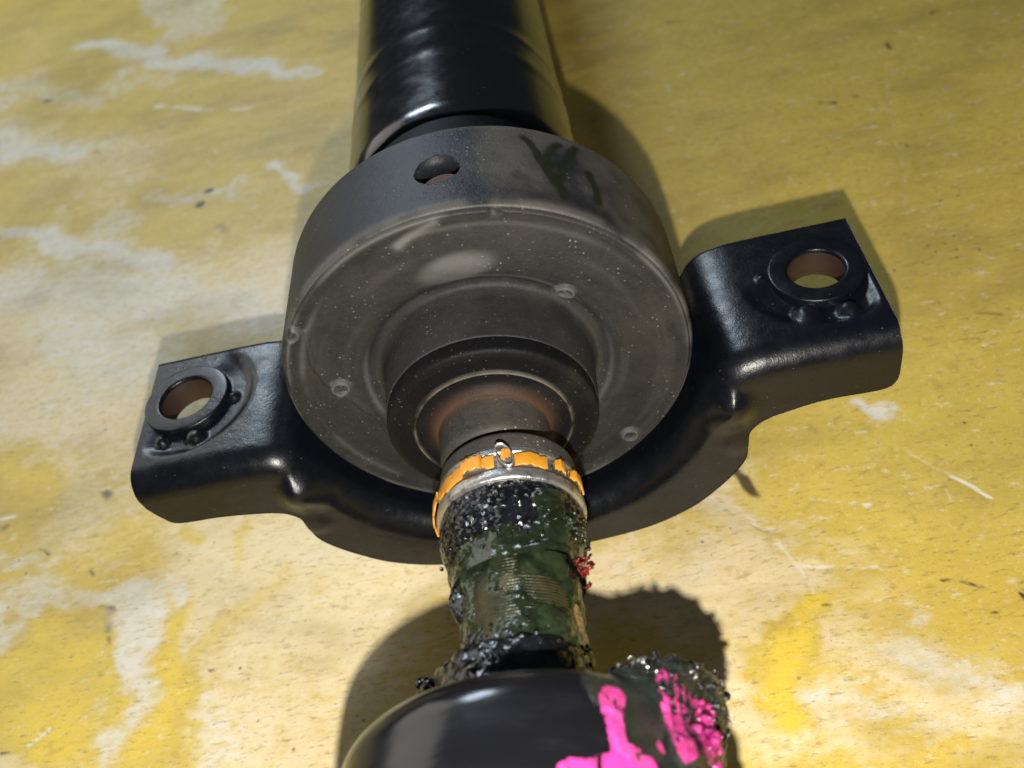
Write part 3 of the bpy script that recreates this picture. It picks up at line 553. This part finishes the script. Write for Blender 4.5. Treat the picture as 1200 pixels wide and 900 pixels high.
def scatter(name, pts, mats, rad, seed, nz=.35, sub=10):
    J = Join(); r_ = np.random.default_rng(seed)
    for q in pts:
        V, F = ball(r_.uniform(*rad), 14, 9, nz, int(r_.integers(99)), (1, r_.uniform(.6, 1.3), r_.uniform(.5, 1)))
        J.add(V @ rotm(r_).T + q, F)
    o = J.build(name, mats, root); o['kind'] = 'stuff'; return o
ii = rng.integers(0, len(hp) // 2, 900); jj = rng.integers(0, len(aw), 900)
ok = (win[ii, jj] > .6); pts = HV[ii[ok], jj[ok]]
scatter('grease_crumbs', pts[:160] + rng.normal(size=(min(160, len(pts)), 3)) * .006, mgc.m, (.006, .020), 3)
scatter('pink_crumbs', np.array([.665, -2.00, .24]) + rng.normal(size=(42, 3)) * np.array([.014, .040, .032]), mpkb.m, (.006, .019), 5, .6)
def curls(name, pts, mat, size, seed, wd=.004):
    J = Join(); r_ = np.random.default_rng(seed)
    for q in pts:
        s = r_.uniform(*size); tt_ = np.linspace(0, r_.uniform(2, 5), 14); rr_ = s * (1 - .08 * tt_)
        c_ = np.stack([rr_ * np.cos(tt_), rr_ * np.sin(tt_), s * .5 * tt_ / 3], -1)
        e = np.array([0, 0, 1.0]) * wd; o_ = c_ / (np.linalg.norm(c_, axis=1)[:, None]) * wd * .3
        V = np.stack([c_ - e - o_, c_ + e - o_, c_ + e + o_, c_ - e + o_], 1) @ rotm(r_).T + q
        J.add(V, grid_faces(14, 4, True))
    o = J.build(name, mat, root); o['kind'] = 'stuff'; return o
top = pts[pts[:, 1] > -1.93]
curls('metal_swarf', np.concatenate([top[:60], pts[-40:]]) + rng.normal(size=(min(60, len(top)) + 40, 3)) * .010, mshv.m, (.008, .020), 8)
# lumps at the left end of the flange, crumbs on sleeve and threads
q = np.array([(-.30, -1.70, .10)]) + rng.normal(size=(34, 3)) * np.array([.020, .045, .035])
scatter('grease_crumbs', q, mgc.m, (.012, .034), 9)
a_ = rng.uniform(D_(0), D_(160), 90); y_ = rng.choice([-1.13, -1.58, -1.62, -1.66], 90) + rng.normal(size=90) * .022
r0 = np.where(y_ < -1.5, .285, .286)
scatter('grease_crumbs', np.stack([.03 + r0 * np.cos(a_), y_, r0 * np.sin(a_)], -1), mgc.m, (.004, .012), 10)
a_ = rng.uniform(D_(5), D_(60), 70); y_ = rng.normal(-1.10, .05, 70)
scatter('grease_crumbs', np.stack([0.048 + .312 * np.cos(a_), y_, .312 * np.sin(a_)], -1), mgg.m, (.006, .012), 11)
q = np.array([(.330, -1.23, .075)]) + rng.normal(size=(16, 3)) * np.array([.010, .030, .018])
curls('red_shavings', q, mred.m, (.008, .022), 21, .008)
#ENDCLUMPS

# ------------------------------------------------------------------ bracket
W = 1.945; Y0 = -.165; Y1 = .736; ZE = -.127; RF = .14; RW = 1.055
key = [((W, ZE), (1.94, -.39)), ((1.925, ZE), (1.925, -.45)), ((1.87, ZE), (1.86, -.49)), ((1.6, ZE), (1.60, -.487)), ((1.42, ZE), (1.42, -.515)), ((1.27, -.134), (1.29, -.55)),
       ((1.165, -.160), (1.225, -.60)), ((1.095, -.212), (1.195, -.655)), ((1.048, -.29), (1.185, -.73)), ((1.00, -.36), (1.185, -.81))]
for a in (32, 42, 54, 66, 78, 90):
    out = {32: (1.135, -.91), 42: (1.02, -1.045), 54: (.86, -1.18), 66: (.62, -1.285), 78: (.32, -1.33), 90: (0, -1.335)}[a]
    key.append(((RW * math.cos(D_(a)), -RW * math.sin(D_(a))), out))
keyL = [((-a[0], a[1]), (-b[0], b[1])) for a, b in key[::-1][1:]]
keyL[-1] = ((-W, ZE), (-1.925, -.31)); keyL[-2] = ((-1.925, ZE), (-1.885, -.405)); keyL[-3] = ((-1.87, ZE), (-1.825, -.470))
K = np.array([[*a, *b] for a, b in key + keyL])
def catmull(K, t):
    n = len(K); i = np.clip(np.floor(t).astype(int), 0, n - 2); u = (t - i)[:, None]
    g_ = lambda k: K[np.clip(k, 0, n - 1)]
    p0, p1, p2, p3 = g_(i - 1), g_(i), g_(i + 1), g_(i + 2)
    p0 = np.where((i == 0)[:, None], 2 * p1 - p2, p0); p3 = np.where((i == n - 2)[:, None], 2 * p2 - p1, p3)
    return .5 * (2 * p1 + (p2 - p0) * u + (2 * p0 - 5 * p1 + 4 * p2 - p3) * u ** 2 + (-p0 + 3 * p1 - 3 * p2 + p3) * u ** 3)
tt = []
for i in range(len(K) - 1):
    k = max(4, int(np.linalg.norm(K[i + 1] - K[i]) / .014)); tt += list(i + np.arange(k) / k)
tt = np.array(tt + [len(K) - 1.0])
KK = catmull(K, tt); Pw = KK[:, :2]; Po = KK[:, 2:]
tan = np.gradient(Pw, axis=0); tan /= np.linalg.norm(tan, axis=1)[:, None]; N = np.stack([-tan[:, 1], tan[:, 0]], -1)
N *= np.sign((N * (Po - Pw)).sum(1))[:, None]      # away from the drum / downwards
dirf = Po - Pw; dl = np.linalg.norm(dirf, axis=1)[:, None]; dirf = dirf / dl
TH = .05
def section(off):
    """rows of points for the surface (off=0) or its inner side (off=TH)"""
    rows = []
    for y in np.linspace(Y1, Y0 + RF, 46): rows.append(np.stack([Pw[:, 0] + N[:, 0] * off, 0 * tt + y, Pw[:, 1] + N[:, 1] * off], -1))
    for a in np.linspace(0, math.pi / 2, 12)[1:]:
        r_ = RF; s = (1 - math.cos(a)); yv = Y0 + RF - math.sin(a) * (RF - off)
        blend = a / (math.pi / 2); dd = N * (1 - blend) + dirf * blend; dd /= np.linalg.norm(dd, axis=1)[:, None]
        q = Pw + dd * (r_ * s + off * math.cos(a)); rows.append(np.stack([q[:, 0], 0 * tt + yv, q[:, 1]], -1))
    for k in np.linspace(0, 1, 22)[1:]:
        q = Pw + dirf * (RF + (dl - RF) * k); rows.append(np.stack([q[:, 0], 0 * tt + Y0 + off, q[:, 1]], -1))
    return np.stack(rows, 1)
A = section(0.0); B = section(TH)
RINGS = [(1.690, .385), (-1.712, .402)]
def ear_disp(V):
    V = V.copy(); X, Y, Z = V[..., 0], V[..., 1], V[..., 2]; h = 0 * X
    for (cx_, cy_), ang, bl in zip(RINGS, (-85, -35), ([(-1.0, -.285, .055), (.62, -.26, .05)], [(.31, -.12, .05), (-.02, -.29, .055), (-.62, -.28, .04)])):
        dx = X - cx_; dy = Y - cy_; d = np.hypot(dx, dy); a = np.arctan2(dy, dx)
        near = (np.abs(Z - ZE) < .08)
        side = sst(-.2, .5, np.cos(a - D_(ang)))
        h = h - .030 * sst(.20, .25, d) * sst(.40, .33, d) * side * near * sst(1.93, 1.86, np.abs(X))
    for (bx, by, br, bh) in ((1.575, .105, .078, .045), (1.765, .085, .058, .045), (-1.625, .115, .060, .05), (-1.81, .13, .034, .035), (-1.45, .37, .036, .03), (1.42, .40, .03, .02)):
        d = np.hypot(X - bx, Y - by); h = h + bh * sst(br * 1.25, br * .35, d) * (np.abs(Z - ZE) < .08)
    V[..., 2] += h
    # pressed bumps where the ears meet the cradle
    for sx in (1, -1):
        c_ = np.array([sx * 1.10, Y0 + .02, -.44]); d = np.linalg.norm((V - c_) / np.array([1, 1, 1.0]), axis=-1)
        V += (.085 * sst(.185, .01, d))[..., None] * np.array([sx * .35, -.80, .45])
        c_ = np.array([sx * 1.14, Y0 + .01, -.70]); d = np.linalg.norm((V - c_), axis=-1)
        V += (.018 * sst(.11, .02, d))[..., None] * np.array([sx * .45, -.85, .1])
    n = fbm(V, 3.2, 5, 3) - .5
    V += (n * .006)[..., None] * np.array([0, -.5, .8])
    return V
A = ear_disp(A); B = ear_disp(B)
n, m = A.shape[:2]
FA = grid_faces(n, m); FB = grid_faces(n, m, flip=True) + n * m
Vall = np.concatenate([A.reshape(-1, 3), B.reshape(-1, 3)])
def keep(F):
    c_ = Vall[F].mean(1); ok = np.ones(len(F), bool)
    for (cx_, cy_) in RINGS: ok &= ~((np.hypot(c_[:, 0] - cx_, c_[:, 1] - cy_) < .19) & (c_[:, 2] > ZE - .15))
    return F[ok]
FA = keep(FA); FB = keep(FB)
rim = []
def bridge(idx):
    for a, b in zip(idx[:-1], idx[1:]): rim.append([a, a + n * m, b + n * m, b])
G = np.arange(n * m).reshape(n, m)
bridge(G[:, 0]); bridge(G[::-1, -1]); bridge(G[0, ::-1]); bridge(G[-1, :])
br = mesh('bracket', Vall, np.concatenate([FA, FB, np.array(rim)]), mb.m, root)
br['label'] = 'black pressed steel bracket with two drilled ears and a cradle under the bearing'
# end caps inside ears so the pressing reads as boxed at the outer end
for (cx_, cy_), wide in zip(RINGS, (.142, .148)):
    pr_ = rounded([(ZE - .16, wide + .03), (ZE - .16, wide), (ZE + .010, wide), (ZE + .018, wide + .010), (ZE + .018, .19), (ZE + .016, .238), (ZE - .03, .245), (ZE - .06, .245), (ZE - .16, wide + .03)],
                  [0, .01, .008, .006, .02, .010, .01, .01, 0], 5)
    V, Yq, R, T = lathe_pts(pr_, 96); V = np.stack([V[..., 0] + cx_, V[..., 2] + cy_, V[..., 1]], -1)
    V[..., 2] += .004 * (fbm(V, 7, 3, 3) - .5)
    bo_ = lathe_pts([(ZE - .155, wide - .002), (ZE - .12, wide - .004), (ZE - .02, wide - .004), (ZE - .005, wide - .001)], 64)[0]; bo_ = np.stack([bo_[..., 0] + cx_, bo_[..., 2] + cy_, bo_[..., 1]], -1)
    b_ = mesh('bushing', V, grid_faces(len(V), 96, True, flip=True), mb.m, br)
    mesh('bore', bo_, grid_faces(4, 64, True), mbore.m, br)
